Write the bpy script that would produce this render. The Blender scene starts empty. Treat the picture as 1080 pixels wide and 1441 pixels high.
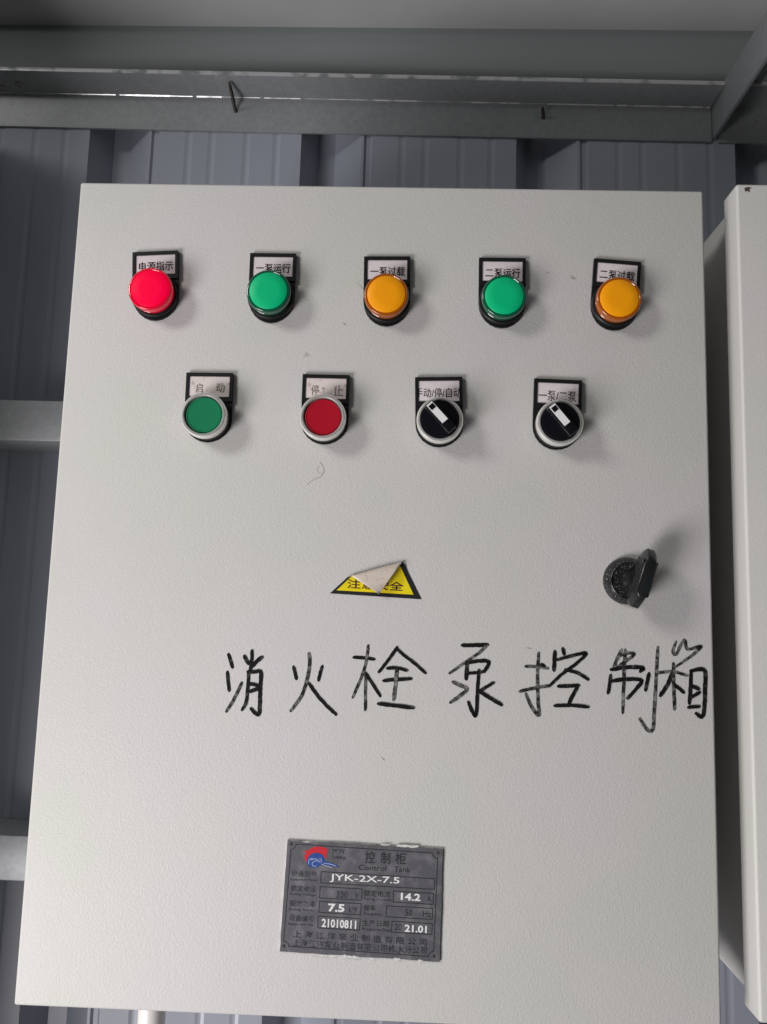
import bpy, math, random
from mathutils import Vector, Matrix
random.seed(7)
scn = bpy.context.scene
col = scn.collection
ZC = 1.5                                    # height of the control cabinet's centre above the ground

# ------------------------------------------------------------------ camera
FPX = 1100.0                                # focal length in photograph pixels
CAM = Vector((0.0165, -0.4718, ZC - 0.0188))
ROWS = (Vector((0.99927, 0.02495, 0.02899)), Vector((0.02571, 0.12296, -0.99208)), Vector((-0.02832, 0.9921, 0.12223)))
cd = bpy.data.cameras.new('camera')
cd.sensor_fit = 'HORIZONTAL'; cd.sensor_width = 36.0; cd.lens = 36.0 * FPX / 1080.0
cd.clip_start = 0.01; cd.clip_end = 100
cam = bpy.data.objects.new('camera', cd); col.objects.link(cam)
mw = Matrix((ROWS[0], -ROWS[1], -ROWS[2])).transposed().to_4x4(); mw.translation = CAM
cam.matrix_world = mw
scn.camera = cam

# ------------------------------------------------------------------ world and lamps
w = bpy.data.worlds.new('World'); scn.world = w; w.use_nodes = True
bg = w.node_tree.nodes['Background']
bg.inputs['Color'].default_value = (0.92, 0.95, 1.0, 1); bg.inputs['Strength'].default_value = 0.055


def area(name, loc, target, sx, sy, power, color):
    l = bpy.data.lights.new(name, 'AREA'); l.shape = 'RECTANGLE'; l.size = sx; l.size_y = sy
    l.energy = power; l.color = color
    o = bpy.data.objects.new(name, l); col.objects.link(o)
    o.location = loc
    o.rotation_euler = (Vector(target) - Vector(loc)).to_track_quat('-Z', 'Y').to_euler()
    return o


area('opening_light', (-1.50, -1.25, ZC + 0.98), (0, 0, ZC - 0.15), 0.50, 0.70, 22, (1.0, 0.99, 0.94))
area('low_fill_light', (-1.20, -1.10, ZC - 1.00), (0.05, 0, ZC - 0.30), 0.8, 0.7, 33, (1.0, 0.965, 0.98))  # added fill lamp, lifts the lower part of the door
scn.view_settings.view_transform = 'Standard'
scn.view_settings.look = 'None'
scn.view_settings.exposure = 0.0
scn.view_settings.gamma = 1.0


# ------------------------------------------------------------------ helpers
def U(u, v, y=0.0):
    """photo pixel -> point on the vertical plane at depth y"""
    d = ROWS[0] * ((u - 540) / FPX) + ROWS[1] * ((v - 720.5) / FPX) + ROWS[2]
    return CAM + d * ((y - CAM.y) / d.y)


def mat(name, base, rough=0.5, metal=0.0, coat=0.0, emit=None, estr=0.0, var=None, bump=None, spec=0.5, ior=None):
    m = bpy.data.materials.new(name); m.use_nodes = True
    nt = m.node_tree; b = nt.nodes['Principled BSDF']
    b.inputs['Base Color'].default_value = (*base, 1)
    b.inputs['Roughness'].default_value = rough
    b.inputs['Metallic'].default_value = metal
    b.inputs['Coat Weight'].default_value = coat
    b.inputs['Specular IOR Level'].default_value = spec
    if emit:
        b.inputs['Emission Color'].default_value = (*emit, 1); b.inputs['Emission Strength'].default_value = estr
    tc = nt.nodes.new('ShaderNodeTexCoord')
    if var:                                  # (scale, second colour, low, high, detail[, stretch])
        n = nt.nodes.new('ShaderNodeTexNoise'); n.inputs['Scale'].default_value = var[0]; n.inputs['Detail'].default_value = var[4]
        if len(var) > 5:
            mp = nt.nodes.new('ShaderNodeMapping'); mp.inputs['Scale'].default_value = var[5]
            nt.links.new(tc.outputs['Object'], mp.inputs['Vector']); nt.links.new(mp.outputs['Vector'], n.inputs['Vector'])
        else:
            nt.links.new(tc.outputs['Object'], n.inputs['Vector'])
        r = nt.nodes.new('ShaderNodeValToRGB')
        r.color_ramp.elements[0].position = var[2]; r.color_ramp.elements[1].position = var[3]
        r.color_ramp.elements[0].color = (*base, 1); r.color_ramp.elements[1].color = (*var[1], 1)
        nt.links.new(n.outputs['Fac'], r.inputs['Fac']); nt.links.new(r.outputs['Color'], b.inputs['Base Color'])
        m['ramp'] = r.name
    if bump:                                 # (scale, strength, distance, detail)
        n = nt.nodes.new('ShaderNodeTexNoise'); n.inputs['Scale'].default_value = bump[0]; n.inputs['Detail'].default_value = bump[3]
        nt.links.new(tc.outputs['Object'], n.inputs['Vector'])
        bp = nt.nodes.new('ShaderNodeBump'); bp.inputs['Strength'].default_value = bump[1]; bp.inputs['Distance'].default_value = bump[2]
        nt.links.new(n.outputs['Fac'], bp.inputs['Height']); nt.links.new(bp.outputs['Normal'], b.inputs['Normal'])
    return m


def galv(name, base, rough, metal):
    m = mat(name, base, rough, metal)
    nt = m.node_tree; b = nt.nodes['Principled BSDF']
    tc = nt.nodes.new('ShaderNodeTexCoord')
    v = nt.nodes.new('ShaderNodeTexVoronoi'); v.inputs['Scale'].default_value = 260
    nt.links.new(tc.outputs['Object'], v.inputs['Vector'])
    n = nt.nodes.new('ShaderNodeTexNoise'); n.inputs['Scale'].default_value = 14; n.inputs['Detail'].default_value = 6
    nt.links.new(tc.outputs['Object'], n.inputs['Vector'])
    a = nt.nodes.new('ShaderNodeMix'); a.data_type = 'RGBA'
    a.inputs['Factor'].default_value = 0.5
    bw = nt.nodes.new('ShaderNodeRGBToBW'); nt.links.new(v.outputs['Color'], bw.inputs['Color'])
    nt.links.new(bw.outputs['Val'], a.inputs['A']); nt.links.new(n.outputs['Fac'], a.inputs['B'])
    r = nt.nodes.new('ShaderNodeValToRGB')
    r.color_ramp.elements[0].position = 0.2; r.color_ramp.elements[1].position = 0.8
    r.color_ramp.elements[0].color = (*[c * 0.90 for c in base], 1); r.color_ramp.elements[1].color = (*[min(1, c * 1.1) for c in base], 1)
    nt.links.new(a.outputs['Result'], r.inputs['Fac']); nt.links.new(r.outputs['Color'], b.inputs['Base Color'])
    rr = nt.nodes.new('ShaderNodeMapRange'); rr.inputs['To Min'].default_value = rough - 0.12; rr.inputs['To Max'].default_value = rough + 0.15
    nt.links.new(n.outputs['Fac'], rr.inputs['Value']); nt.links.new(rr.outputs['Result'], b.inputs['Roughness'])
    return m


def paint_mat(name, base):
    """grey stoved enamel with a wrinkle (orange peel) texture, slightly dirty"""
    m = mat(name, base, 0.46, spec=0.30)
    nt = m.node_tree; b = nt.nodes['Principled BSDF']
    tc = nt.nodes.new('ShaderNodeTexCoord')
    n1 = nt.nodes.new('ShaderNodeTexNoise'); n1.inputs['Scale'].default_value = 900; n1.inputs['Detail'].default_value = 3; n1.inputs['Roughness'].default_value = 0.55
    n1.inputs['Distortion'].default_value = 0.6
    n2 = nt.nodes.new('ShaderNodeTexNoise'); n2.inputs['Scale'].default_value = 7; n2.inputs['Detail'].default_value = 5
    n3 = nt.nodes.new('ShaderNodeTexNoise'); n3.inputs['Scale'].default_value = 24; n3.inputs['Detail'].default_value = 3
    for n in (n1, n2, n3): nt.links.new(tc.outputs['Object'], n.inputs['Vector'])
    bp = nt.nodes.new('ShaderNodeBump'); bp.inputs['Strength'].default_value = 0.33; bp.inputs['Distance'].default_value = 0.0007
    nt.links.new(n1.outputs['Fac'], bp.inputs['Height'])
    bp2 = nt.nodes.new('ShaderNodeBump'); bp2.inputs['Strength'].default_value = 0.06; bp2.inputs['Distance'].default_value = 0.004
    nt.links.new(n3.outputs['Fac'], bp2.inputs['Height']); nt.links.new(bp.outputs['Normal'], bp2.inputs['Normal'])
    nt.links.new(bp2.outputs['Normal'], b.inputs['Normal'])
    r = nt.nodes.new('ShaderNodeValToRGB')
    e = r.color_ramp.elements
    e[0].position = 0.3; e[1].position = 0.7
    e[0].color = (base[0] * 0.965, base[1] * 0.985, base[2] * 0.93, 1); e[1].color = (base[0] * 1.03, base[1] * 1.0, base[2] * 1.055, 1)
    nt.links.new(n2.outputs['Fac'], r.inputs['Fac']); nt.links.new(r.outputs['Color'], b.inputs['Base Color'])
    return m


M = dict(
    paint=paint_mat('grey_enamel', (0.605, 0.597, 0.580)),
    wall=mat('blue_grey_sheet', (0.29, 0.31, 0.365), 0.36, 0.0, var=(3.0, (0.33, 0.35, 0.405), 0.35, 0.7, 5, (3, 3, 0.6)), bump=(9, 0.25, 0.004, 3)),
    flashing=mat('dull_flashing', (0.185, 0.205, 0.205), 0.4, var=(3, (0.22, 0.24, 0.24), 0.35, 0.7, 4, (0.4, 3, 6))),
    roof=mat('grey_roof_sheet', (0.38, 0.383, 0.385), 0.45, 0.0, var=(5, (0.45, 0.453, 0.455), 0.35, 0.7, 4), bump=(12, 0.3, 0.004, 3)),
    brightedge=mat('zinc_edge_highlight', (0.62, 0.62, 0.62), 0.32, 0.5, var=(60, (0.30, 0.31, 0.32), 0.5, 0.62, 5)),  # pale zinc edge, with the highlight put into its colour
    galv=galv('galvanised_steel', (0.29, 0.303, 0.31), 0.46, 0.3),
    rail=galv('galvanised_rail', (0.48, 0.50, 0.51), 0.5, 0.35),
    concrete=mat('concrete', (0.32, 0.31, 0.29), 0.85, var=(6, (0.24, 0.235, 0.22), 0.3, 0.7, 8), bump=(60, 0.4, 0.003, 6)),
    black=mat('black_plastic', (0.010, 0.010, 0.011), 0.42, spec=0.3, bump=(900, 0.15, 0.0003, 2)),
    blackgloss=mat('black_glossy_plastic', (0.006, 0.006, 0.009), 0.25, spec=0.3),
    card=mat('label_card', (0.74, 0.67, 0.69), 0.35, coat=0.3, var=(160, (0.60, 0.54, 0.55), 0.45, 0.75, 4)),
    cardworn=mat('worn_label_card', (0.74, 0.66, 0.64), 0.45, var=(260, (0.40, 0.30, 0.28), 0.55, 0.75, 5)),
    ink=mat('printed_ink', (0.022, 0.012, 0.015), 0.6, spec=0.2),
    inkworn=mat('worn_printed_ink', (0.12, 0.085, 0.075), 0.6, var=(500, (0.42, 0.36, 0.34), 0.5, 0.62, 3)),
    marker=mat('black_marker', (0.007, 0.007, 0.008), 0.6, spec=0.15, var=(260, (0.10, 0.10, 0.095), 0.56, 0.80, 4)),
    markerdry=mat('dry_marker', (0.018, 0.018, 0.018), 0.6, spec=0.15, var=(330, (0.26, 0.255, 0.245), 0.44, 0.72, 4)),
    chrome=mat('chrome', (0.90, 0.89, 0.86), 0.20, 0.70, bump=(300, 0.06, 0.0004, 2)),
    red=mat('red_lens', (0.62, 0.0, 0.030), 0.45, coat=0.0, spec=0.08, emit=(1.0, 0.0, 0.055), estr=0.46),
    redrim=mat('red_lens_rim', (0.50, 0.002, 0.020), 0.15, coat=0.6, emit=(1.0, 0.0, 0.055), estr=0.22),
    green=mat('green_lens', (0.001, 0.50, 0.20), 0.42, coat=0.0, spec=0.25),
    greenrim=mat('green_lens_rim', (0.003, 0.085, 0.045), 0.14, coat=0.7),
    amber=mat('amber_lens', (0.95, 0.36, 0.003), 0.42, coat=0.0, spec=0.25),
    amberrim=mat('amber_lens_rim', (0.36, 0.085, 0.004), 0.14, coat=0.7),
    greencap=mat('green_button_cap', (0.002, 0.19, 0.080), 0.5, spec=0.25),
    redcap=mat('red_button_cap', (0.40, 0.001, 0.016), 0.5, spec=0.25),
    white=mat('white_plastic', (0.82, 0.82, 0.82), 0.35),
    yellow=mat('yellow_film', (0.86, 0.70, 0.015), 0.3, coat=0.3),
    blackfilm=mat('black_film', (0.018, 0.018, 0.02), 0.45, spec=0.3),
    inkred=mat('sticker_ink', (0.075, 0.012, 0.01), 0.5),
    backing=mat('sticker_back', (0.70, 0.61, 0.53), 0.55, var=(420, (0.50, 0.37, 0.30), 0.57, 0.78, 5)),
    plate=mat('etched_aluminium', (0.125, 0.123, 0.138), 0.45, 0.3, var=(150, (0.23, 0.227, 0.245), 0.48, 0.80, 8), bump=(700, 0.3, 0.0003, 4)),
    plateedge=mat('bare_plate_edge', (0.55, 0.55, 0.54), 0.5, 0.4, var=(170, (0.17, 0.17, 0.17), 0.45, 0.6, 4)),
    plateink=mat('plate_ink', (0.020, 0.020, 0.026), 0.5),
    plateinkworn=mat('worn_plate_ink', (0.020, 0.020, 0.028), 0.5, var=(600, (0.15, 0.15, 0.165), 0.54, 0.72, 3)),
    platewhite=mat('plate_white_print', (0.80, 0.80, 0.80), 0.5),
    logored=mat('emblem_red', (0.62, 0.015, 0.03), 0.45, var=(350, (0.40, 0.03, 0.05), 0.45, 0.8, 4)),
    logoblue=mat('emblem_blue', (0.02, 0.065, 0.30), 0.45, var=(350, (0.06, 0.12, 0.34), 0.5, 0.8, 4)),
    logopale=mat('emblem_pale', (0.35, 0.42, 0.58), 0.45),
    pvc=mat('white_pvc', (0.78, 0.75, 0.73), 0.35),
    seal=mat('rubber_gasket', (0.03, 0.03, 0.03), 0.7),
    chip=mat('chipped_paint', (0.70, 0.70, 0.67), 0.6, var=(700, (0.45, 0.45, 0.44), 0.45, 0.65, 3)),
    smudge=mat('dark_smudge', (0.30, 0.29, 0.27), 0.6, var=(900, (0.50, 0.49, 0.47), 0.45, 0.65, 3)),
    rustchip=mat('dark_chip', (0.07, 0.05, 0.045), 0.8),
    bolt=mat('zinc_screw', (0.30, 0.29, 0.28), 0.4, 0.8),
    screwdark=mat('dark_screw', (0.06, 0.055, 0.05), 0.45, 0.7),
    dusty=mat('dusty_black_plastic', (0.014, 0.014, 0.016), 0.30, var=(1300, (0.36, 0.36, 0.34), 0.61, 0.72, 3), bump=(800, 0.3, 0.0004, 3)),
    wing=mat('grey_black_plastic', (0.014, 0.015, 0.016), 0.24, spec=0.4, bump=(700, 0.2, 0.0003, 3)),
)


def link(name, me, m=None, parent=None, loc=(0, 0, 0), rot=(0, 0, 0), smooth=None):
    o = bpy.data.objects.new(name, me); col.objects.link(o)
    if m and not me.materials: me.materials.append(m)
    o.parent = parent; o.location = loc; o.rotation_euler = rot
    if smooth is not None:
        me.polygons.foreach_set('use_smooth', [True] * len(me.polygons))
        me.set_sharp_from_angle(angle=math.radians(smooth))
    return o


def mesh(name, verts, faces):
    me = bpy.data.meshes.new(name); me.from_pydata([tuple(v) for v in verts], [], faces); me.update(); return me


def tag(o, label, cat=None, group=None, kind=None):
    o['label'] = label
    if cat: o['category'] = cat
    if group: o['group'] = group
    if kind: o['kind'] = kind
    return o


def empty(name, loc):
    o = bpy.data.objects.new(name, None); col.objects.link(o); o.location = loc; o.empty_display_size = 0.05; return o


def box_vf(x0, x1, y0, y1, z0, z1, base=0):
    v = [(x0, y0, z0), (x1, y0, z0), (x1, y1, z0), (x0, y1, z0), (x0, y0, z1), (x1, y0, z1), (x1, y1, z1), (x0, y1, z1)]
    f = [(0, 3, 2, 1), (4, 5, 6, 7), (0, 1, 5, 4), (1, 2, 6, 5), (2, 3, 7, 6), (3, 0, 4, 7)]
    return v, [tuple(i + base for i in q) for q in f]


def bevel(me, width, seg=3):
    import bmesh
    bm = bmesh.new(); bm.from_mesh(me)
    bmesh.ops.bevel(bm, geom=[e for e in bm.edges if e.calc_face_angle(0) > 0.6], offset=width, segments=seg, profile=0.5, affect='EDGES')
    bm.to_mesh(me); bm.free(); me.update(); return me


def box(name, x0, x1, y0, y1, z0, z1, m, parent=None, bev=0.0, seg=3, loc=None, rot=(0, 0, 0)):
    if loc is None:                          # origin at the middle, corners given in the parent's space
        c = ((x0 + x1) / 2, (y0 + y1) / 2, (z0 + z1) / 2)
        x0 -= c[0]; x1 -= c[0]; y0 -= c[1]; y1 -= c[1]; z0 -= c[2]; z1 -= c[2]; loc = c
    me = mesh(name, *box_vf(x0, x1, y0, y1, z0, z1))
    if bev: bevel(me, bev, seg)
    return link(name, me, m, parent, loc, rot, 35 if bev else None)


def extrude_poly(pts, y0, y1):
    """pts: (x, z) outline, clockwise or not; y0 the front"""
    n = len(pts)
    a = sum(pts[i][0] * pts[(i + 1) % n][1] - pts[(i + 1) % n][0] * pts[i][1] for i in range(n))
    if a < 0: pts = pts[::-1]
    v = [(x, y0, z) for x, z in pts] + [(x, y1, z) for x, z in pts]
    f = [tuple(range(n)), tuple(range(2 * n - 1, n - 1, -1))]
    f += [(i, i + n, (i + 1) % n + n, (i + 1) % n) for i in range(n)]
    return v, f


def lathe(profile, seg=64, cap_first=True, cap_last=True):
    """profile of (radius, height towards the viewer); the axis is -Y"""
    v, f = [], []
    for r, d in profile:
        for k in range(seg):
            a = 2 * math.pi * k / seg; v.append((r * math.cos(a), -d, r * math.sin(a)))
    for i in range(len(profile) - 1):
        for k in range(seg):
            k2 = (k + 1) % seg
            f.append((i * seg + k, i * seg + k2, (i + 1) * seg + k2, (i + 1) * seg + k))
    if cap_last: f.append(tuple((len(profile) - 1) * seg + k for k in range(seg)))
    if cap_first: f.append(tuple(k for k in reversed(range(seg))))
    return v, f


_tc = {}


def text_vf(s, offset=0.0, res=2):
    """glyph outlines of a string scaled to the unit box: x 0..1, z 0..1"""
    key = (s, offset)
    if key in _tc: return _tc[key]
    c = bpy.data.curves.new('t', 'FONT'); c.body = s; c.resolution_u = res; c.offset = offset
    o = bpy.data.objects.new('t', c); col.objects.link(o)
    dg = bpy.context.evaluated_depsgraph_get()
    me = bpy.data.meshes.new_from_object(o.evaluated_get(dg))
    vs = [(p.co.x, p.co.y) for p in me.vertices]; fs = [tuple(p.vertices) for p in me.polygons]
    bpy.data.objects.remove(o); bpy.data.curves.remove(c); bpy.data.meshes.remove(me)
    x0 = min(p[0] for p in vs); x1 = max(p[0] for p in vs); y0 = min(p[1] for p in vs); y1 = max(p[1] for p in vs)
    _tc[key] = ([((x - x0) / (x1 - x0), (y - y0) / (y1 - y0)) for x, y in vs], fs)
    return _tc[key]


def text_box(name, s, x0, x1, z0, z1, y, m, parent, offset=0.0):
    vs, fs = text_vf(s, offset)
    me = mesh(name, [(x0 + (x1 - x0) * a, y, z0 + (z1 - z0) * b) for a, b in vs], fs)
    return link(name, me, m, parent)


def ribbon_vf(pts, wid, base=0, taper=(0.75, 0.8), y=0.0, jit=0.12):
    """flat brush stroke along points (x, z)"""
    dense = []
    n = len(pts)
    if n == 2: ctrl = pts
    for i in range(n - 1):                   # Catmull-Rom through the points
        p0 = pts[max(i - 1, 0)]; p1 = pts[i]; p2 = pts[i + 1]; p3 = pts[min(i + 2, n - 1)]
        for k in range(7):
            t = k / 7
            q = []
            for d in (0, 1):
                q.append(0.5 * (2 * p1[d] + (p2[d] - p0[d]) * t + (2 * p0[d] - 5 * p1[d] + 4 * p2[d] - p3[d]) * t * t + (3 * p1[d] - p0[d] - 3 * p2[d] + p3[d]) * t ** 3))
            dense.append(tuple(q))
    dense.append(tuple(pts[-1]))
    v, f = [], []
    N = len(dense)
    for i, (x, z) in enumerate(dense):
        a = dense[max(i - 1, 0)]; b = dense[min(i + 1, N - 1)]
        dx, dz = b[0] - a[0], b[1] - a[1]; L = math.hypot(dx, dz) or 1e-9
        nx, nz = -dz / L, dx / L
        t = i / (N - 1)
        k = 1.0
        if t < 0.12: k = taper[0] + (1 - taper[0]) * t / 0.12
        if t > 0.85: k = taper[1] + (1 - taper[1]) * (1 - t) / 0.15
        h1 = wid / 2 * k * (1 + random.uniform(-jit, jit)); h2 = wid / 2 * k * (1 + random.uniform(-jit, jit))
        v += [(x + nx * h1, y, z + nz * h1), (x - nx * h2, y, z - nz * h2)]
    for i in range(N - 1):
        f.append((base + 2 * i, base + 2 * i + 1, base + 2 * i + 3, base + 2 * i + 2))
    # rounded ends
    for end in (0, N - 1):
        a, b = base + 2 * end, base + 2 * end + 1
        pa, pb = Vector(v[2 * end]), Vector(v[2 * end + 1]); c = (pa + pb) / 2
        prev = Vector((dense[1 if end == 0 else N - 2][0], y, dense[1 if end == 0 else N - 2][1]))
        out = (c - prev).normalized() * (pa - pb).length * 0.5
        i0 = base + len(v)
        ring = [c + (pa - c) * math.cos(t) + out * math.sin(t) for t in (math.pi * 0.25, math.pi * 0.5, math.pi * 0.75)]
        v += [tuple(r) for r in ring]
        f.append((a, i0, i0 + 1, i0 + 2, b) if end else (b, i0 + 2, i0 + 1, i0, a))
    return v, f


# ------------------------------------------------------------------ setting: ground, sheet wall, roof
g = link('ground', mesh('ground', [(-6, -6, 0), (6, -6, 0), (6, 6, 0), (-6, 6, 0)], [(0, 1, 2, 3)]), M['concrete'])
tag(g, 'grey concrete ground below the cabinets', kind='structure')

WY = 0.25                                    # inner face of the sheet wall


def wall_profile(x0, x1):
    """trapezoid sheet: wide flats with low beads, channels pressed away from the viewer"""
    p = []
    pitch = 0.2125; ph = -0.309
    k = math.floor((x0 - ph) / pitch)
    x = ph + k * pitch
    while x < x1:
        p += [(x, WY), (x + 0.014, WY + 0.028), (x + 0.031, WY + 0.028), (x + 0.0335, WY + 0.025), (x + 0.060, WY), (x + 0.0625, WY), (x + 0.0645, WY + 0.0022), (x + 0.0685, WY + 0.0022), (x + 0.0705, WY)]
        for b in (0.100, 0.123, 0.158, 0.188):
            p += [(x + b - 0.004, WY), (x + b - 0.001, WY + 0.0006), (x + b + 0.001, WY + 0.0006), (x + b + 0.004, WY)]
        x += pitch
    return p


pr = wall_profile(-1.7, 1.7)
v = []; f = []
ZW0, ZW1 = 0.0, ZC + 0.66
for (x, y) in pr: v += [(x, y, ZW0), (x, y, ZW1), (x, y + 0.0008, ZW1), (x, y + 0.0008, ZW0)]
for i in range(len(pr) - 1):
    a = 4 * i; b = a + 4
    f += [(a, b, b + 1, a + 1), (a + 3, a + 2, b + 2, b + 3), (a + 1, b + 1, b + 2, a + 2), (a, a + 3, b + 3, b)]
wall = link('wall', mesh('wall', v, f), M['wall'])
tag(wall, 'blue grey corrugated sheet metal wall behind the cabinets', kind='structure')

ZR = ZC + 0.615                              # roof sheet above the wall
v = []; f = []
n = 0
y = WY + 0.10
prof = []
while y > -0.62:
    prof += [(y, 0.0), (y - 0.012, 0.022), (y - 0.040, 0.022), (y - 0.052, 0.0), (y - 0.13, 0.0)]
    y -= 0.13
prof2 = []
for q in prof:
    if not prof2 or abs(q[0] - prof2[-1][0]) > 1e-6: prof2.append(q)
for (yy, dz) in prof2:
    z = ZR + dz + (WY - yy) * 0.10
    v += [(-1.7, yy, z), (1.7, yy, z), (1.7, yy, z + 0.0008), (-1.7, yy, z + 0.0008)]
for i in range(len(prof2) - 1):
    a = 4 * i; b = a + 4
    f += [(a, a + 1, b + 1, b), (a + 3, b + 3, b + 2, a + 2), (a, b, b + 3, a + 3), (a + 1, a + 2, b + 2, b + 1)]
roof = link('roof', mesh('roof', v, f), M['roof'])
tag(roof, 'grey ribbed sheet metal roof above the cabinets', kind='structure')

# ------------------------------------------------------------------ steel framing
zt = U(540, 141, WY - 0.003).z; zb = U(540, 189, WY - 0.003).z
xr = U(1003, 178, WY - 0.003).x             # where the side bar meets the wall angle
LEG = 0.033


def angle_iron(name, x0, x1, m):
    """L section along x: a leg on the wall, a leg towards the viewer at the top"""
    s = [(WY - 0.003, zb), (WY - 0.003, zt), (WY - 0.003 - LEG, zt), (WY - 0.003 - LEG, zt + 0.004), (WY, zt + 0.004), (WY, zb)]
    cx = (x0 + x1) / 2
    n = len(s)
    v = [(x0 - cx, a - WY, b - zb) for a, b in s] + [(x1 - cx, a - WY, b - zb) for a, b in s]
    f = [tuple(range(n)), tuple(range(2 * n - 1, n - 1, -1))] + [(i, i + n, (i + 1) % n + n, (i + 1) % n) for i in range(n)]
    me = mesh(name, v, [q[::-1] for q in f]); bevel(me, 0.0007, 2)
    me.materials.append(m); me.materials.append(M['brightedge'])
    for pg in me.polygons:                   # pale zinc on the lip edge stands in for its highlight
        if pg.center.y < -0.003 - LEG + 0.0009: pg.material_index = 1
    return link(name, me, m, None, (cx, WY, zb - cx * math.tan(TILT)), (0, TILT, 0), smooth=35)


TILT = -math.atan2(U(1000, 151.5, WY - 0.003).z - U(75, 132, WY - 0.003).z, U(1000, 151.5, WY).x - U(75, 132, WY).x)   # the angle hangs a little out of level
an = angle_iron('steel_angle', -1.1, xr - 0.0005, M['galv'])
tag(an, 'galvanised steel angle along the top of the wall with two screw tips poking through', 'steel angle')
sv, sf = [], []
x = -1.05
k = 0
while x < xr - 0.004:                        # bead of zinc in the inner corner, in uneven runs
    ln = random.uniform(0.012, 0.05); r_ = random.uniform(0.0006, 0.0012)
    x2 = min(x + ln, xr - 0.003)
    cx = (-1.1 + xr - 0.0005) / 2
    q0 = [(x - cx, -0.0029, zt - zb + 0.0002), (x - cx, -0.0029, zt - zb - r_), (x - cx, -0.0029 - r_, zt - zb + 0.0002)]
    i0 = len(sv); sv += q0 + [(x2 - cx, b_, c_) for _, b_, c_ in q0]
    sf += [(i0 + 1, i0 + 2, i0 + 5, i0 + 4), (i0, i0 + 1, i0 + 2), (i0 + 3, i0 + 5, i0 + 4)]
    x = x2 + random.choice((0, 0, 0.004))
link('zinc_bead', mesh('zinc_bead', sv, sf), M['brightedge'], an)
an2 = angle_iron('steel_angle', xr + 0.006, 1.3, M['galv'])
tag(an2, 'galvanised steel angle in shade beyond the sloping corner bar', 'steel angle')


def screw(p0, p1, r, m, parent, name='screw_tip'):
    d = (p1 - p0); L = d.length
    prof = [(r * 1.0, 0)]
    k = 0
    while k < L * 0.72:
        prof += [(r, k + 0.0002), (r * 0.78, k + 0.0009)]; k += 0.0014
    prof += [(r * 0.85, L * 0.75), (r * 0.75, L * 0.93), (r * 0.2, L)]
    vv, ff = lathe(prof, 12)
    q = d.to_track_quat('-Y', 'Z')
    o = link(name, mesh(name, vv, ff), m, parent, (0, 0, 0), smooth=40)
    o.matrix_local = (Matrix.Translation(parent.location) @ parent.rotation_euler.to_matrix().to_4x4()).inverted() @ Matrix.Translation(p0) @ q.to_matrix().to_4x4()
    return o


p0 = U(332, 158, WY - 0.002); p1 = U(322.5, 114, WY - 0.030); screw(p0, p1, 0.0019, M['screwdark'], an)
p0 = U(765, 167, WY - 0.002); p1 = U(764, 150, WY - 0.016); screw(p0, p1, 0.0018, M['screwdark'], an)

# bar coming out of the wall towards the viewer at the right
vb = []
br = empty('corner_bar', (xr, WY, zb))
y0, y1 = -0.60, WY + 0.0
vv, ff = extrude_poly([(0, 0), (0.0035, 0), (0.0035, zt - zb), (0.034, zt - zb), (0.034, zt - zb + 0.0035), (0, zt - zb + 0.0035)], y0 - WY, -0.0005)
bm_ = mesh('flange', vv, ff); bevel(bm_, 0.0006, 2)
link('flange', bm_, M['galv'], br, smooth=35)
tag(br, 'galvanised steel angle bar running out from the wall above the right cabinet', 'steel bar')

# added post, out of view at the left, that shades the wall and rails
post = box('added_shade_post', -0.60, -0.44, -0.03, WY - 0.0004, 0.0, ZC + 0.44, M['galv'], None, 0.003, 2)
tag(post, 'unseen galvanised post added to shade the wall left of the control cabinet', 'post')

# eave purlin
zp = U(540, 49, WY).z
pz = zp
pu = empty('roof_purlin', (0, WY, pz))
for nm, a in (('bottom_flange', (-1.2, 1.3, -0.062, -0.0005, 0, 0.002)), ('web', (-1.2, 1.3, -0.0605, -0.0585, 0.0022, 0.06)), ('lip', (-1.2, 1.3, -0.003, -0.0005, 0.0022, 0.05))):
    box(nm, *a, M['roof'], pu, 0.0005, 2)
tag(pu, 'grey steel roof purlin above the galvanised wall angle', 'roof purlin')

fs_ = box('eave_flashing', -1.2, 1.3, WY - 0.010, WY - 0.0085, zt + 0.012, zp + 0.03, M['flashing'], None, 0.0005, 1)
tag(fs_, 'plain grey sheet flashing strip between the wall angle and the roof purlin', 'flashing')
# bolt under the lip at the left end of the angle
for (uu, vvv) in ((27, 121), (4, 126)):
    d_ = (ROWS[0] * ((uu - 540) / FPX) + ROWS[1] * ((vvv - 720.5) / FPX) + ROWS[2]); p = CAM + d_ * ((zt + 0.0012 - CAM.z) / d_.z)
    a, b = lathe([(0.0040, -0.001), (0.0040, 0.0014), (0.0030, 0.0026)], 6)
    o = link('bolt_head', mesh('bolt_head', a, b), M['bolt'], an)
    o.matrix_local = (Matrix.Translation(an.location) @ an.rotation_euler.to_matrix().to_4x4()).inverted() @ Matrix.Translation((p.x, p.y, zt - p.x * math.tan(TILT))) @ Matrix.Rotation(math.radians(90), 4, 'X')

# horizontal rails that carry the cabinets
rt, rb = U(40, 563, 0.2).z, U(40, 620, 0.2).z
r1 = box('mounting_rail', -1.2, 1.2, 0.2, WY - 0.0003, rb, rt, M['rail'], None, 0.0012, 2)
tag(r1, 'upper galvanised mounting rail behind the cabinet, level with its push buttons', 'rail', 'rails carrying the cabinets')
rt, rb = U(15, 1176, 0.2).z, U(15, 1240, 0.2).z
r2 = box('mounting_rail', -1.2, 1.2, 0.2, WY - 0.0003, rb, rt, M['rail'], None, 0.0012, 2)
tag(r2, 'lower galvanised mounting rail behind the cabinet, level with its nameplate', 'rail', 'rails carrying the cabinets')

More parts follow.
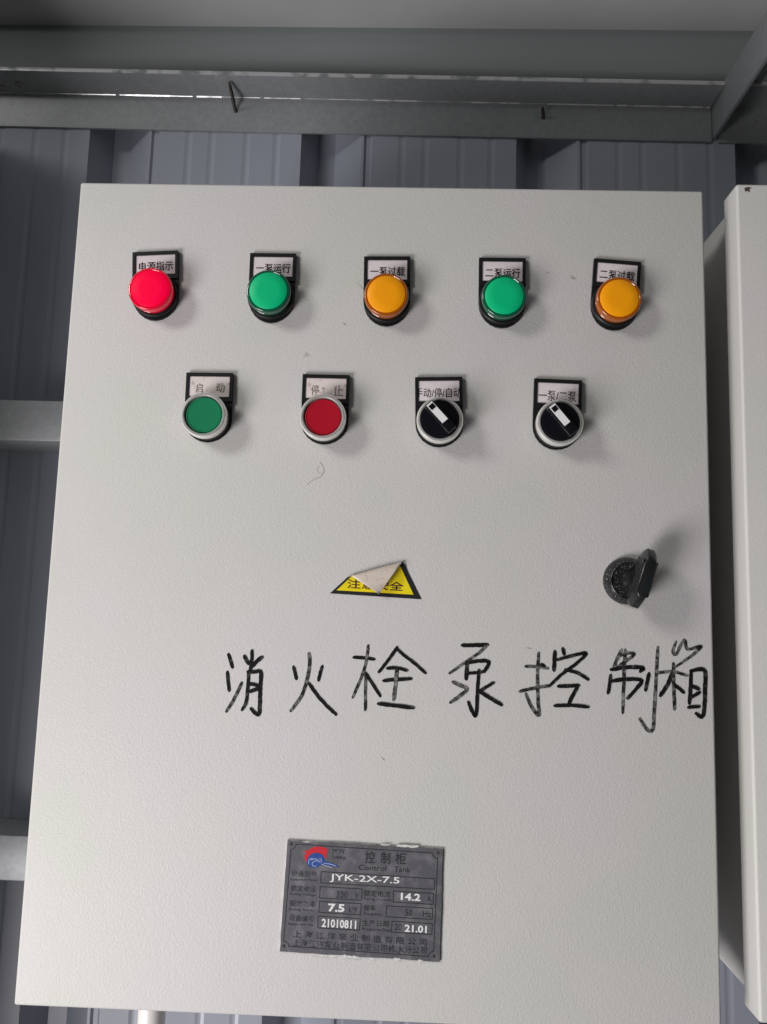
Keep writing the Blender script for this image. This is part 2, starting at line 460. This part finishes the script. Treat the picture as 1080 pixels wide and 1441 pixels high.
# ------------------------------------------------------------------ control cabinet
HW, HH = 0.2, 0.25
C0 = Vector((0, 0.2, ZC - HH))
cab = empty('control_cabinet', C0)
tag(cab, 'light grey steel control cabinet with coloured lamps and black handwriting on its door', 'control cabinet')


def L(p): return Vector(p) - C0


box('body', -0.197, 0.197, -0.179, 0.0, 0.003, 0.497, M['paint'], cab, 0.002)
box('gasket', -0.190, 0.190, -0.182, -0.1785, 0.010, 0.490, M['seal'], cab)
door = box('door', -HW, HW, -0.2, -0.1815, 0, 0.5, M['paint'], cab, 0.0016, 4)


def D(u, v, y=0.0):
    """pixel on the door -> (x, z) in the cabinet's space"""
    p = L(U(u, v, y)); return p.x, p.z


YF = -0.2                                    # door face in the cabinet's space

FIX = [  # kind, frame top-left px, top-right px, text, colour
    ('lamp', (186.4, 354.6), (250.6, 351.9), '电源指示', 'red'),
    ('lamp', (352.5, 355.6), (416.6, 356.4), '一泵运行', 'green'),
    ('lamp', (513.6, 360.4), (576.9, 360.4), '一泵过载', 'amber'),
    ('lamp', (675.8, 362.0), (739.4, 362.8), '二泵运行', 'green'),
    ('lamp', (838.2, 363.0), (902.0, 368.2), '二泵过载', 'amber'),
    ('push', (262.8, 523.9), (327.6, 524.6), '启动', 'green'),
    ('push', (427.0, 526.1), (491.6, 527.5), '停止', 'red'),
    ('selector', (585.6, 530.6), (649.9, 529.9), '手动/停/自动', None),
    ('selector', (753.9, 532.2), (818.6, 535.0), '一泵/二泵', None),
]
PLATE_T = 0.0028


def plate_vf(low):
    """label holder: window frame on top of a rounded tab, seen from the front; hole centre at the origin"""
    top, hw = 0.0292, 0.0146
    out = [(-hw, top), (hw, top), (hw, 0)]
    for k in range(1, 12):
        a = -math.pi * k / 12; out.append((hw * math.cos(a), low * math.sin(a)))
    out.append((-hw, 0))
    return out, top, hw


wx, wz0, wz1 = 0.0127, 0.0139, 0.0270
me_plates = {}
for kind_, low in (('lamp', 0.0160), ('push', 0.0146), ('selector', 0.0146)):
    pl_out, PTOP, PHW = plate_vf(low)
    vv, ff = extrude_poly(pl_out, -0.0016, 0.0)
    # raised window frame as four bars
    for (a, b, c, d) in [(-PHW, PHW, wz1, PTOP), (-PHW, -wx, wz0 - 0.003, wz1), (wx, PHW, wz0 - 0.003, wz1), (-wx, wx, wz0 - 0.003, wz0)]:
        q, r = box_vf(a, b, -PLATE_T, -0.0015, c, d, len(vv)); vv += q; ff += r
    me_plates[kind_] = mesh('label_frame', vv, ff); me_plates[kind_].materials.append(M['black'])

me_lampbase = mesh('holder', *lathe([(0.0146, 0.0010), (0.0146, 0.0046), (0.0140, 0.0052), (0.0120, 0.0053)], 64)); me_lampbase.materials.append(M['black'])
me_base = mesh('holder', *lathe([(0.0138, 0.0010), (0.0138, 0.0062), (0.0133, 0.0068), (0.0120, 0.0069)], 64)); me_base.materials.append(M['black'])
me_rim = {}
me_face = {}
for c in ('red', 'green', 'amber'):
    prof = [(0.0128, 0.0050), (0.0130, 0.0068), (0.0126, 0.0071), (0.0126, 0.0075), (0.0131, 0.0078), (0.0131, 0.0094), (0.0126, 0.0097), (0.0126, 0.0101), (0.0137, 0.0105), (0.0137, 0.0122), (0.0134, 0.0130), (0.0130, 0.0133), (0.0123, 0.0133), (0.0118, 0.0129)]
    me = mesh('lens', *lathe(prof, 72)); me.materials.append(M[c + 'rim']); me_rim[c] = me
    prof = [(0.0118, 0.0127), (0.0117, 0.0134), (0.0113, 0.0137), (0.0060, 0.0138), (0.0001, 0.0139)]
    me = mesh('lens_face', *lathe(prof, 72)); me.materials.append(M[c]); me_face[c] = me
me_bez = mesh('bezel', *lathe([(0.0137, 0.0060), (0.0140, 0.0078), (0.0141, 0.0112), (0.0138, 0.0126), (0.0131, 0.0134), (0.0122, 0.0135), (0.0117, 0.0130), (0.0115, 0.0112), (0.0113, 0.0090)], 72)); me_bez.materials.append(M['chrome'])
me_cap = {}
for c in ('red', 'green'):
    me = mesh('button_cap', *lathe([(0.0109, 0.0088), (0.0109, 0.0117), (0.0106, 0.0122), (0.0102, 0.0123), (0.0100, 0.0120), (0.0050, 0.0119), (0.0001, 0.0119)], 72)); me.materials.append(M[c + 'cap']); me_cap[c] = me
me_knob = mesh('knob', *lathe([(0.0112, 0.0088), (0.0112, 0.0128), (0.0107, 0.0134), (0.0002, 0.0134)], 64)); me_knob.materials.append(M['blackgloss'])
# grip bar: long rounded bar across the knob (built along z)
gv, gf = extrude_poly([(-0.0030, -0.0106), (0.0030, -0.0106), (0.0033, -0.0060), (0.0033, 0.0100), (0.0024, 0.0110), (-0.0024, 0.0110), (-0.0033, 0.0100), (-0.0033, -0.0060)], -0.0205, -0.0130)
me_grip = mesh('grip', gv, gf); bevel(me_grip, 0.0006, 2); me_grip.materials.append(M['blackgloss'])
gv, gf = extrude_poly([(-0.0021, -0.0040), (0.0021, -0.0040), (0.0021, 0.0103), (-0.0021, 0.0103)], -0.0209, -0.0204)
me_ptr = mesh('pointer', gv, gf); me_ptr.materials.append(M['white'])
gv, gf = extrude_poly([(-0.0016, 0.0060), (0.0016, 0.0060), (0.0016, 0.0092), (-0.0016, 0.0092)], -0.02115, -0.0208)
me_dot = mesh('pointer_mark', gv, gf); me_dot.materials.append(M['blackgloss'])

for o_me in list(me_rim.values()) + list(me_face.values()) + list(me_cap.values()) + [me_base, me_lampbase, me_bez, me_knob, me_grip]:
    o_me.polygons.foreach_set('use_smooth', [True] * len(o_me.polygons)); o_me.set_sharp_from_angle(angle=math.radians(38))

PARTLABEL = ['glowing red indicator lamp', 'green indicator lamp next to the red one', 'amber indicator lamp in the middle of the row',
             'green indicator lamp between two amber ones', 'amber indicator lamp at the end of the row', 'green push button in a chrome ring',
             'dark red push button in a chrome ring', 'black three word selector switch', 'black two word selector switch']
for i, (kind, tl, tr, txt, colr) in enumerate(FIX):
    a = U(*tl, -PLATE_T); b = U(*tr, -PLATE_T)
    t = math.atan2(b.z - a.z, b.x - a.x)
    mid = (a + b) / 2
    c = Vector((mid.x + math.sin(t) * PTOP, 0, mid.z - math.cos(t) * PTOP)) - C0
    c.y = YF + 0.0001
    nm = {'lamp': 'indicator_light', 'push': 'push_button', 'selector': 'selector_switch'}[kind]
    up_ = 0.0
    c = c + Vector((-math.sin(t) * up_, 0, math.cos(t) * up_))
    root = link(nm, me_lampbase if kind == 'lamp' else me_base, None, cab, c, (0, -t, 0)); root['label'] = PARTLABEL[i]
    link('label_frame', me_plates[kind], None, root, (0, 0, -up_))
    worn = kind == 'push'
    box('label_card', -wx + 0.0001, wx - 0.0001, -0.0021, -0.0015, wz0 + 0.0001 - up_, wz1 - 0.0001 - up_, M['cardworn' if worn else 'card'], root)
    mi = M['inkworn'] if worn else M['ink']
    yt = -0.00225
    if kind == 'lamp':
        text_box('lettering', txt, -0.0106, 0.0112, 0.0164, 0.0226, yt, mi, root, 0.008)
    elif i == 5:
        text_box('lettering', '启', -0.0085, -0.0040, 0.0164, 0.0226, yt, mi, root)
        text_box('lettering', '动', 0.0042, 0.0096, 0.0168, 0.0228, yt, mi, root)
    elif i == 6:
        text_box('lettering', '停', -0.0090, -0.0042, 0.0160, 0.0226, yt, mi, root)
        text_box('lettering', '止', 0.0050, 0.0108, 0.0160, 0.0226, yt, mi, root)
        text_box('lettering', '+', -0.0025, -0.0005, 0.0196, 0.0214, yt, mi, root)
    elif i == 7:
        text_box('lettering', txt, -0.0146, 0.0136, 0.0164, 0.0224, yt, mi, root)
    else:
        text_box('lettering', txt, -0.0118, 0.0112, 0.0155, 0.0219, yt, mi, root)
    if kind == 'lamp':
        link('lens', me_rim[colr], None, root); link('lens_face', me_face[colr], None, root)
    else:
        link('bezel', me_bez, None, root)
        if kind == 'push':
            link('button_cap', me_cap[colr], None, root)
        else:
            link('knob', me_knob, None, root)
            ang = -math.radians(41)
            link('grip', me_grip, None, root, rot=(0, ang, 0))
            link('pointer', me_ptr, None, root, rot=(0, ang, 0)); link('pointer_mark', me_dot, None, root, rot=(0, ang, 0))

# ------------------------------------------------------------------ door lock
p = U(883.5, 817.5, -0.002); c = L(p); c.y = YF
lock = link('door_lock', mesh('door_lock', *lathe([(0.0141, -0.0002), (0.0141, 0.0022), (0.0136, 0.0034), (0.0112, 0.0066), (0.0108, 0.0069), (0.0104, 0.0060), (0.0060, 0.0054)], 72)), M['dusty'], cab, c, (0, 0, 0), 30)
lock['label'] = 'black wing knob lock on a round rose'
link('spindle', mesh('spindle', *lathe([(0.0062, 0.0050), (0.0058, 0.0075), (0.0050, 0.0085), (0.0045, 0.0150)], 32)), M['wing'], lock, (0.0018, 0, 0.001), smooth=35)
# wing: faceted bar with a ridged cheek
hl, ht = 0.0188, 0.0050
D0, D1 = 0.0085, 0.0262
sec = [(D0, 0.0130, 0.0033), (D0 + 0.003, 0.0168, 0.0040), (D1 - 0.008, 0.0176, 0.0040), (D1, 0.0112, 0.0036)]
v = []
for d, h, t_ in sec:
    v += [(-t_, -d, -h + 0.003), (-t_ * 0.4, -d, -h), (t_ * 0.6, -d, -h), (t_, -d, -h + 0.004), (t_, -d, h - 0.003), (t_ * 0.4, -d, h), (-t_ * 0.6, -d, h), (-t_, -d, h - 0.004)]
f = []
for i in range(3):
    for k in range(8):
        f.append((8 * i + k, 8 * i + (k + 1) % 8, 8 * i + 8 + (k + 1) % 8, 8 * i + 8 + k))
f += [tuple(range(7, -1, -1)), tuple(range(24, 32))]
for k in range(4):                           # grip ridges on both cheeks
    d = D0 + 0.0028 + k * 0.0037
    for s in (-1, 1):
        q, r = box_vf(min(s * 0.0032, s * 0.0044), max(s * 0.0032, s * 0.0044), -d - 0.0021, -d, -0.0122 + 0.0006 * k, 0.0122 - 0.0006 * k, len(v)); v += q; f += r
me = mesh('wing_handle', v, f); bevel(me, 0.00035, 1)
link('wing_handle', me, M['wing'], lock, (0.0042, 0, 0.0010), (0, math.radians(17.5), 0), 30)

# ------------------------------------------------------------------ warning sticker with a folded corner


def SP(cx, cy, y=-0.0006):
    x, z = D(440 + cx / 5.4, 760 + cy / 5.4, y); return Vector((x, z))


FA, FB = SP(268, 283), SP(688, 163)          # fold line
fd = (FB - FA).normalized(); fn = Vector((-fd.y, fd.x))
if fn.y > 0: fn = -fn                        # points down, away from the fold


def lift(x, z):
    d = (Vector((x, z)) - FA).dot(fn)
    s = (Vector((x, z)) - FA).dot(fd) / (FB - FA).length
    k = max(0.0, 1 - max(d, 0) / 0.0085)
    return 0.0023 * k * k * (0.45 + 0.55 * max(0, min(1, 1.15 - s)))


def sheet(name, quad, y, m, parent, nu=24, nv=14):
    a, b, c_, d_ = quad                       # top-left, top-right, bottom-right, bottom-left
    v = []
    for j in range(nv + 1):
        for i in range(nu + 1):
            s, t_ = i / nu, j / nv
            q = (a * (1 - s) + b * s) * (1 - t_) + (d_ * (1 - s) + c_ * s) * t_
            v.append((q.x, YF - y - lift(q.x, q.y), q.y))
    f = [(j * (nu + 1) + i, j * (nu + 1) + nu + 1 + i, j * (nu + 1) + nu + 2 + i, j * (nu + 1) + i + 1) for j in range(nv) for i in range(nu)]
    o = link(name, mesh(name, v, f), m, parent, smooth=60)
    return o


st = sheet('warning_sticker', (FA, FB, SP(828, 450), SP(132, 405)), 0.0003, M['blackfilm'], cab)
st['label'] = 'yellow and black triangular warning sticker with its top folded down'
sheet('yellow_field', (SP(300, 275), SP(660, 182), SP(768, 415), SP(183, 382)), 0.00042, M['yellow'], st)
vs, fs = text_vf('注意安全', 0.012)
a, b = SP(262, 366), SP(690, 389); up = Vector((-(b - a).y, (b - a).x)).normalized() * (SP(300, 300) - SP(300, 366)).length * 1.05
vt = []
for s, t_ in vs:
    q = a + (b - a) * s + up * t_; vt.append((q.x, YF - 0.00056 - lift(q.x, q.y), q.y))
link('lettering', mesh('lettering', vt, fs), M['inkred'], st)
# the folded flap, seen from its back
T = SP(508, 412)
A2, B2 = SP(296, 272), SP(687, 163)
v = []; nu, nv = 22, 16
for j in range(nv + 1):
    t_ = j / nv
    for i in range(nu + 1):
        s = i / nu
        e = A2 * (1 - s) + B2 * s
        q = e * (1 - t_) + T * t_
        base = lift(e.x, e.y) + 0.0004
        rise = base + 0.0056 * math.sin(min(1, t_ * 1.7) * math.pi / 2) - 0.0034 * t_ * t_
        roll = -fn * 0.0017 * math.sin(min(1, t_ * 3) * math.pi) * (1 - t_) * math.sin(min(1, max(0, s)) * math.pi) ** 0.6
        q = q + roll
        v.append((q.x, YF - rise, q.y))
f = [(j * (nu + 1) + i, j * (nu + 1) + nu + 1 + i, j * (nu + 1) + nu + 2 + i, j * (nu + 1) + i + 1) for j in range(nv) for i in range(nu)]
fl = link('folded_corner', mesh('folded_corner', v, f), M['backing'], st, smooth=60)
sm = fl.modifiers.new('thickness', 'SOLIDIFY'); sm.thickness = 0.00018; sm.offset = -1

# ------------------------------------------------------------------ handwriting
A_ = lambda pts: [(300 + x / 3.0, 880 + y / 3.0) for x, y in pts]
B_ = lambda pts: [(640 + x / 2.842, 880 + y / 2.842) for x, y in pts]
CH = [
    ('消', A_, [[(65, 122), (74, 150), (82, 178)], [(60, 197), (64, 240), (68, 277)], [(56, 364), (88, 312), (121, 243)], [(164, 106), (163, 150), (157, 190)],
               [(132, 130), (141, 148), (151, 163)], [(207, 134), (185, 152), (162, 177)], [(150, 192), (147, 260), (139, 325), (122, 358)],
               [(146, 196), (172, 197), (201, 198), (199, 260), (197, 330), (194, 374), (178, 371), (160, 352)], [(152, 248), (175, 250), (190, 256)], [(156, 279), (172, 274), (190, 268)]]),
    ('火', A_, [[(340, 175), (346, 200), (352, 227)], [(461, 172), (452, 205), (445, 233)], [(405, 118), (408, 155), (398, 225), (372, 300), (328, 361)], [(404, 244), (440, 295), (480, 340), (519, 376)]]),
    ('栓', A_, [[(594, 135), (640, 138), (681, 143)], [(655, 85), (647, 150), (630, 210), (590, 305)], [(645, 200), (643, 300), (643, 358)], [(645, 203), (675, 250), (706, 299)],
               [(777, 93), (745, 140), (700, 198)], [(775, 98), (805, 126), (850, 160), (897, 202)], [(736, 182), (775, 180), (819, 191)], [(719, 234), (775, 229), (837, 226)],
               [(776, 185), (770, 250), (762, 315)], [(698, 331), (760, 338), (845, 348)]]),
    ('泵', B_, [[(30, 80), (80, 80), (132, 78)], [(131, 80), (95, 112), (40, 150), (-20, 192)], [(50, 145), (48, 180), (46, 214)], [(50, 150), (95, 143), (137, 147), (118, 186)], [(50, 192), (85, 190), (116, 185)],
               [(97, 178), (91, 260), (86, 358), (70, 345), (55, 307)], [(-8, 227), (20, 240), (49, 256), (20, 283), (-17, 309)], [(156, 229), (128, 246), (100, 263)], [(96, 262), (140, 290), (188, 318)]]),
    ('控', B_, [[(283, 164), (330, 166), (374, 172)], [(346, 156), (360, 164)], [(336, 110), (331, 200), (333, 300), (337, 360), (308, 328), (285, 275)], [(259, 265), (320, 251), (379, 242)],
               [(432, 92), (438, 116)], [(401, 104), (397, 180)], [(404, 140), (470, 122), (526, 112), (488, 152), (430, 195), (379, 243)], [(442, 178), (490, 190), (534, 217)],
               [(413, 244), (455, 243), (497, 240)], [(492, 244), (472, 280), (455, 317)], [(400, 322), (465, 320), (535, 327)]]),
    ('制', B_, [[(668, 98), (652, 130), (637, 168)], [(648, 128), (690, 112), (719, 115), (690, 140), (642, 172)], [(626, 178), (690, 168), (753, 170), (742, 184)], [(682, 98), (677, 200), (672, 350)],
               [(624, 200), (619, 240), (614, 272)], [(625, 224), (680, 216), (746, 220), (728, 252), (692, 292)], [(777, 193), (763, 260)], [(812, 88), (806, 200), (798, 330), (792, 416), (768, 416), (740, 374)]]),
    ('箱', B_, [[(886, 66), (873, 104), (886, 116), (908, 72), (922, 62), (932, 96), (987, 84), (945, 124), (884, 166)], [(804, 192), (870, 186), (931, 201)], [(875, 153), (876, 240), (880, 335)],
               [(870, 192), (850, 240), (822, 281)], [(880, 238), (917, 269)], [(945, 186), (943, 250), (939, 312)], [(944, 183), (998, 180), (1001, 250), (998, 335), (988, 366), (966, 352)],
               [(948, 243), (976, 254)], [(946, 288), (980, 268)], [(934, 328), (978, 325)]]),
]
DRY = {'消': (2,), '火': (2,), '栓': (1, 2, 8), '泵': (1, 6), '控': (0, 2, 3), '制': (0, 1, 3, 7), '箱': (0, 2, 1)}
for ci, (chn, F_, strokes) in enumerate(CH):
    v = []; f = []; idx = []
    for si, s in enumerate(strokes):
        pts = [D(*q) for q in F_(s)]
        dry = si in DRY[chn]
        a, b = ribbon_vf(pts, 0.0022 * random.uniform(0.88, 1.12) * (0.86 if dry else 1), len(v), y=YF - 0.00025 - 0.00002 * si)
        v += a; f += b; idx += [1 if dry else 0] * len(b)
    me = mesh('handwritten_character', v, f)
    me.materials.append(M['marker']); me.materials.append(M['markerdry'])
    me.polygons.foreach_set('material_index', idx)
    link('handwritten_character', me, None, cab)

# ------------------------------------------------------------------ nameplate
NS = 1080 / 260.0


def NP(cx, cy, y=-0.0012):
    x, z = D(380 + cx / NS, 1170 + cy / NS, y); return Vector((x, z))


PT = 0.0012
cs = [NP(103, 52), NP(1012, 103), NP(993, 765), NP(57, 703)]
# slightly uneven cut edges
out = []
for i in range(4):
    a, b = cs[i], cs[(i + 1) % 4]
    for k in range(14):
        q = a + (b - a) * (k / 14)
        nrm = Vector((-(b - a).y, (b - a).x)).normalized()
        if k: q = q + nrm * random.uniform(-0.00018, 0.00018)
        out.append((q.x, q.y))
cx0 = sum(q[0] for q in out) / len(out); cz0 = sum(q[1] for q in out) / len(out)
vv, ff = extrude_poly([(x - cx0, z - cz0) for x, z in out], -PT, 0.0001)
npl = link('nameplate', mesh('nameplate', vv, ff), M['plate'], cab, (cx0, YF, cz0))
npl.data.materials.append(M['plateedge'])
for pg in npl.data.polygons:
    if abs(pg.normal.y) < 0.5: pg.material_index = 1
npl['label'] = 'grey metal nameplate with white and black printed data'


def NL(cx, cy):
    q = NP(cx, cy); return q.x - cx0, q.y - cz0


def ntext(s, lb, rb, h, m, off=0.0, y=0.00012):
    vs, fs = text_vf(s, off)
    a, b = Vector(NL(*lb)), Vector(NL(*rb))
    up = Vector((-(b - a).y, (b - a).x)).normalized() * (Vector(NL(500, 400)) - Vector(NL(500, 400 + h))).length
    me = mesh('lettering', [((a + (b - a) * s_ + up * t_).x, -PT - y, (a + (b - a) * s_ + up * t_).y) for s_, t_ in vs], fs)
    return link('lettering', me, M[m], npl)


def line_vf(pts, wid, y, base=0, closed=False):
    v, f = [], []
    n = len(pts)
    seg = n if closed else n - 1
    for i in range(seg):
        a, b = Vector(pts[i]), Vector(pts[(i + 1) % n])
        d = (b - a).normalized() * wid / 2; nn = Vector((-d.y, d.x))
        q = [a - d + nn, b + d + nn, b + d - nn, a - d - nn]
        i0 = base + len(v)
        v += [(p_.x, y - 0.00001 * (i % 2), p_.y) for p_ in q]; f.append((i0 + 3, i0 + 2, i0 + 1, i0))
    return v, f


for quad in ([(300, 236), (963, 278), (961, 340), (296, 302)], [(294, 324), (540, 338), (536, 404), (290, 390)], [(722, 350), (957, 364), (953, 428), (720, 414)],
             [(290, 410), (534, 424), (530, 490), (286, 474)], [(682, 436), (952, 452), (948, 516), (678, 500)], [(282, 497), (528, 511), (523, 579), (279, 565)],
             [(714, 526), (950, 541), (946, 604), (710, 590)]):
    a, b = line_vf([NL(*q) for q in quad], 0.00040, -PT - 0.0001, closed=True)
    link('value_box', mesh('value_box', a, b), M['plateink'], npl)
bd = []
for (hx, hy), (a0, a1) in (((123, 75), (90, 0)), ((981, 128), (180, 90)), ((957, 733), (270, 180)), ((80, 673), (360, 270))):
    for k in range(7):
        t_ = math.radians(a0 + (a1 - a0) * k / 6); bd.append(NL(hx + 30 * math.cos(t_), hy + 30 * math.sin(t_)))
# straight runs sit a little inside the plate edge
a, b = line_vf(bd, 0.00042, -PT - 0.0001, closed=True)
link('border_line', mesh('border_line', a, b), M['plateink'], npl)
for h in ((123, 75), (981, 128), (957, 733), (80, 673)):
    x, z = NL(*h)
    a, b = lathe([(0.0009, PT - 0.0002), (0.0009, PT + 0.0001), (0.0007, PT + 0.00035), (0.0002, PT + 0.00045)], 16)
    link('rivet', mesh('rivet', a, b), M['rustchip'], npl, (x, 0, z))
for a in [('控', (555, 186), (613, 189), 70, 'plateink', .006), ('制', (648, 190), (703, 193), 70, 'plateink', .006), ('柜', (732, 192), (795, 195), 68, 'plateink', .006),
          ('Control', (518, 226), (680, 234), 32, 'plateink'), ('Tank', (725, 237), (822, 242), 32, 'plateink'),
          ('JYBY', (360, 134), (441, 139), 31, 'plateinkworn', .01), ('江洋泵业', (362, 161), (442, 166), 19, 'plateinkworn'),
          ('设备型号', (125, 262), (272, 270), 34, 'plateinkworn'), ('Equipment Model', (120, 290), (276, 297), 17, 'plateinkworn'),
          ('额定电压', (122, 350), (268, 358), 35, 'plateinkworn'), ('Rating Voltage', (118, 376), (265, 383), 17, 'plateinkworn'),
          ('额定功率', (115, 438), (265, 446), 36, 'plateinkworn'), ('Rating Power', (112, 466), (262, 473), 17, 'plateinkworn'),
          ('设备编号', (112, 523), (258, 532), 36, 'plateinkworn'), ('Equipment No.', (108, 551), (256, 558), 17, 'plateinkworn'),
          ('额定电流', (548, 380), (705, 388), 37, 'plateink'), ('Rating Current', (548, 407), (712, 415), 22, 'plateinkworn'),
          ('频率', (547, 465), (615, 469), 35, 'plateink'), ('Frequency', (547, 494), (660, 500), 22, 'plateinkworn'),
          ('生产日期', (540, 553), (695, 561), 37, 'plateink'), ('Production Date', (540, 580), (705, 588), 18, 'plateinkworn'),
          ('380', (388, 389), (453, 392), 40, 'plateinkworn'), ('V', (497, 392), (517, 393), 35, 'plateinkworn'),
          ('14.2', (765, 402), (880, 409), 43, 'platewhite', .03), ('A', (918, 413), (943, 414), 36, 'plateinkworn'),
          ('7.5', (340, 469), (436, 474), 47, 'platewhite', .035), ('kW', (462, 475), (512, 478), 36, 'plateinkworn'),
          ('50', (790, 495), (832, 497), 38, 'plateink'), ('Hz', (895, 500), (940, 503), 36, 'plateink'),
          ('21010811', (302, 560), (504, 572), 50, 'platewhite', .025), ('20', (728, 579), (770, 581), 38, 'plateinkworn'),
          ('21.01', (788, 588), (917, 596), 43, 'platewhite', .03), ('JYK-2X-7.5', (350, 297), (758, 318), 50, 'platewhite', .012),
          ('上 海 江 洋 泵 业 制 造 有 限 公 司', (135, 622), (915, 670), 42, 'plateinkworn', .004), ('上海江洋泵业制造有限公司修水分公司', (133, 675), (917, 722), 44, 'plateinkworn', .004)]:
    ntext(*a)


for (u0, v0, u1, v1, wd) in ((650, 78, 700, 81, .0006), (745, 84, 868, 90, .0011), (240, 722, 330, 730, .0007), (350, 728, 380, 731, .0009), (420, 730, 515, 737, .0014), (590, 745, 610, 746, .0009), (730, 748, 756, 750, .0013), (868, 756, 890, 757, .0010), (190, 60, 235, 63, .0004)):
    a, b = ribbon_vf([NL(u0, v0), NL((u0 + u1) / 2, (v0 + v1) / 2 + 1), NL(u1, v1)], wd, y=-PT - 0.00008, jit=0.55)
    link('paint_fleck', mesh('paint_fleck', a, b), M['chip'], npl)


# emblem: a red crest over a blue wave with a tail
def EM(x, y):
    q = NP((390 + x / 8.31 - 380) * NS, (1180 + y / 8.31 - 1170) * NS); return q.x - cx0, q.y - cz0


def flat(name, pts, y, m):
    pts = [EM(*p) for p in pts]
    n = len(pts)
    ar = sum(pts[i][0] * pts[(i + 1) % n][1] - pts[(i + 1) % n][0] * pts[i][1] for i in range(n))
    if ar < 0: pts = pts[::-1]
    return link(name, mesh(name, [(x, -PT - y, z) for x, z in pts], [tuple(range(n))]), M[m], npl)


flat('emblem_crest', [(345, 285), (322, 240), (325, 195), (345, 165), (300, 152), (362, 140), (400, 112), (455, 96), (520, 98), (570, 112), (612, 140), (580, 142), (604, 165), (578, 168), (596, 196), (568, 188), (585, 222), (560, 232), (545, 200), (512, 178), (470, 166), (430, 170), (390, 190), (362, 225), (352, 255)], 0.00010, 'logored')
flat('emblem_wave', [(352, 300), (346, 262), (360, 228), (388, 195), (425, 176), (470, 172), (512, 182), (545, 206), (560, 240), (556, 270), (600, 275), (650, 290), (700, 315), (742, 335), (690, 332), (640, 322), (590, 310), (540, 306), (500, 318), (470, 340), (430, 345), (385, 335)], 0.00013, 'logoblue')
ev, ef = [], []
for s in ([(480, 270), (455, 262), (425, 275), (412, 298), (425, 322), (455, 325)], [(372, 300), (372, 262), (392, 240), (420, 236)], [(545, 292), (600, 296), (650, 308), (690, 324)],
          [(520, 300), (560, 316), (610, 332), (650, 345)], [(400, 250), (440, 238), (478, 250), (500, 275)], [(500, 232), (522, 255), (512, 280)]):
    a, b = ribbon_vf([EM(*q) for q in s], 0.00042, len(ev), y=-PT - 0.00017); ev += a; ef += b
link('emblem_foam', mesh('emblem_foam', ev, ef), M['logopale'], npl)

# ------------------------------------------------------------------ small wear on the door
for pts, wd, m in ([[(427, 503), (431, 498), (436, 501)], 0.0007, 'chip'], [[(430, 496), (433, 503)], 0.0005, 'chip'],
                   [[(432, 682), (441, 675), (452, 670), (456, 660), (450, 650)], 0.00026, 'smudge'], [[(450, 655), (446, 662), (452, 668)], 0.0003, 'chip'],
                   [[(498, 399), (503, 403)], 0.0006, 'chip'], [[(503, 398), (508, 405)], 0.0006, 'chip'], [[(510, 404), (513, 409)], 0.0004, 'smudge'],
                   [[(803, 388), (806, 391), (810, 392)], 0.0011, 'smudge'], [[(769, 383), (773, 385)], 0.0006, 'smudge'],
                   [[(537, 1066), (541, 1070)], 0.0005, 'smudge'], [[(483, 455), (487, 457)], 0.0005, 'smudge'],
                   [[(742, 912), (748, 913)], 0.0005, 'smudge']):
    a, b = ribbon_vf([D(*q) for q in pts], wd, y=YF - 0.00022, jit=0.4)
    link('paint_scratch', mesh('paint_scratch', a, b), M[m], cab)

# ------------------------------------------------------------------ neighbouring cabinet
nx = U(1040, 258).x - 0.0005; nx = (U(1040, 258).x + U(1066, 1441).x) / 2
nzt = U(1040, 258).z; nzb = U(1066, 1441).z
N0 = Vector((nx + 0.2, 0.2, nzb))
nb = empty('neighbouring_cabinet', N0)
tag(nb, 'plain grey steel cabinet mounted beside the control cabinet, with no lamps in view', 'cabinet')
hh = nzt - nzb
box('body', -0.1935, 0.1935, -0.1770, 0, 0.0035, hh - 0.0035, M['paint'], nb, 0.002)
box('gasket', -0.190, 0.190, -0.180, -0.1765, 0.010, hh - 0.010, M['seal'], nb)
box('door', -0.2, 0.2, -0.2, -0.1795, 0, hh, M['paint'], nb, 0.0018, 4)
q = U(1052, 266.5) - N0
a, b = extrude_poly([(q.x - 0.0017, q.z + 0.0010), (q.x + 0.0002, q.z + 0.0016), (q.x + 0.0028, q.z + 0.0012), (q.x + 0.0012, q.z + 0.0002), (q.x + 0.0016, q.z - 0.0018), (q.x + 0.0001, q.z - 0.0010), (q.x - 0.0014, q.z - 0.0014)], -0.20025, -0.1999)
link('paint_chip', mesh('paint_chip', a, b), M['rustchip'], nb)

# ------------------------------------------------------------------ conduit below
xa = U(194.5, 1436, 0.1).x; xb = U(232, 1436, 0.1).x
rr = (xb - xa) / 2
v = []; f = []
prof = [(rr, 0.0), (rr, ZC - HH - 0.05), (rr * 1.0, ZC - HH + 0.0035)]
seg = 40
for r, z in prof:
    for k in range(seg):
        a = 2 * math.pi * k / seg; v.append((r * math.cos(a), r * math.sin(a), z))
for i in range(len(prof) - 1):
    for k in range(seg):
        f.append((i * seg + k, i * seg + (k + 1) % seg, (i + 1) * seg + (k + 1) % seg, (i + 1) * seg + k))
f += [tuple(reversed(range(seg))), tuple(range((len(prof) - 1) * seg, len(prof) * seg))]
pipe = link('conduit_pipe', mesh('conduit_pipe', v, f), M['pvc'], None, ((xa + xb) / 2, 0.1, 0.0), smooth=40)
tag(pipe, 'white plastic conduit pipe entering the underside of the control cabinet', 'pipe')
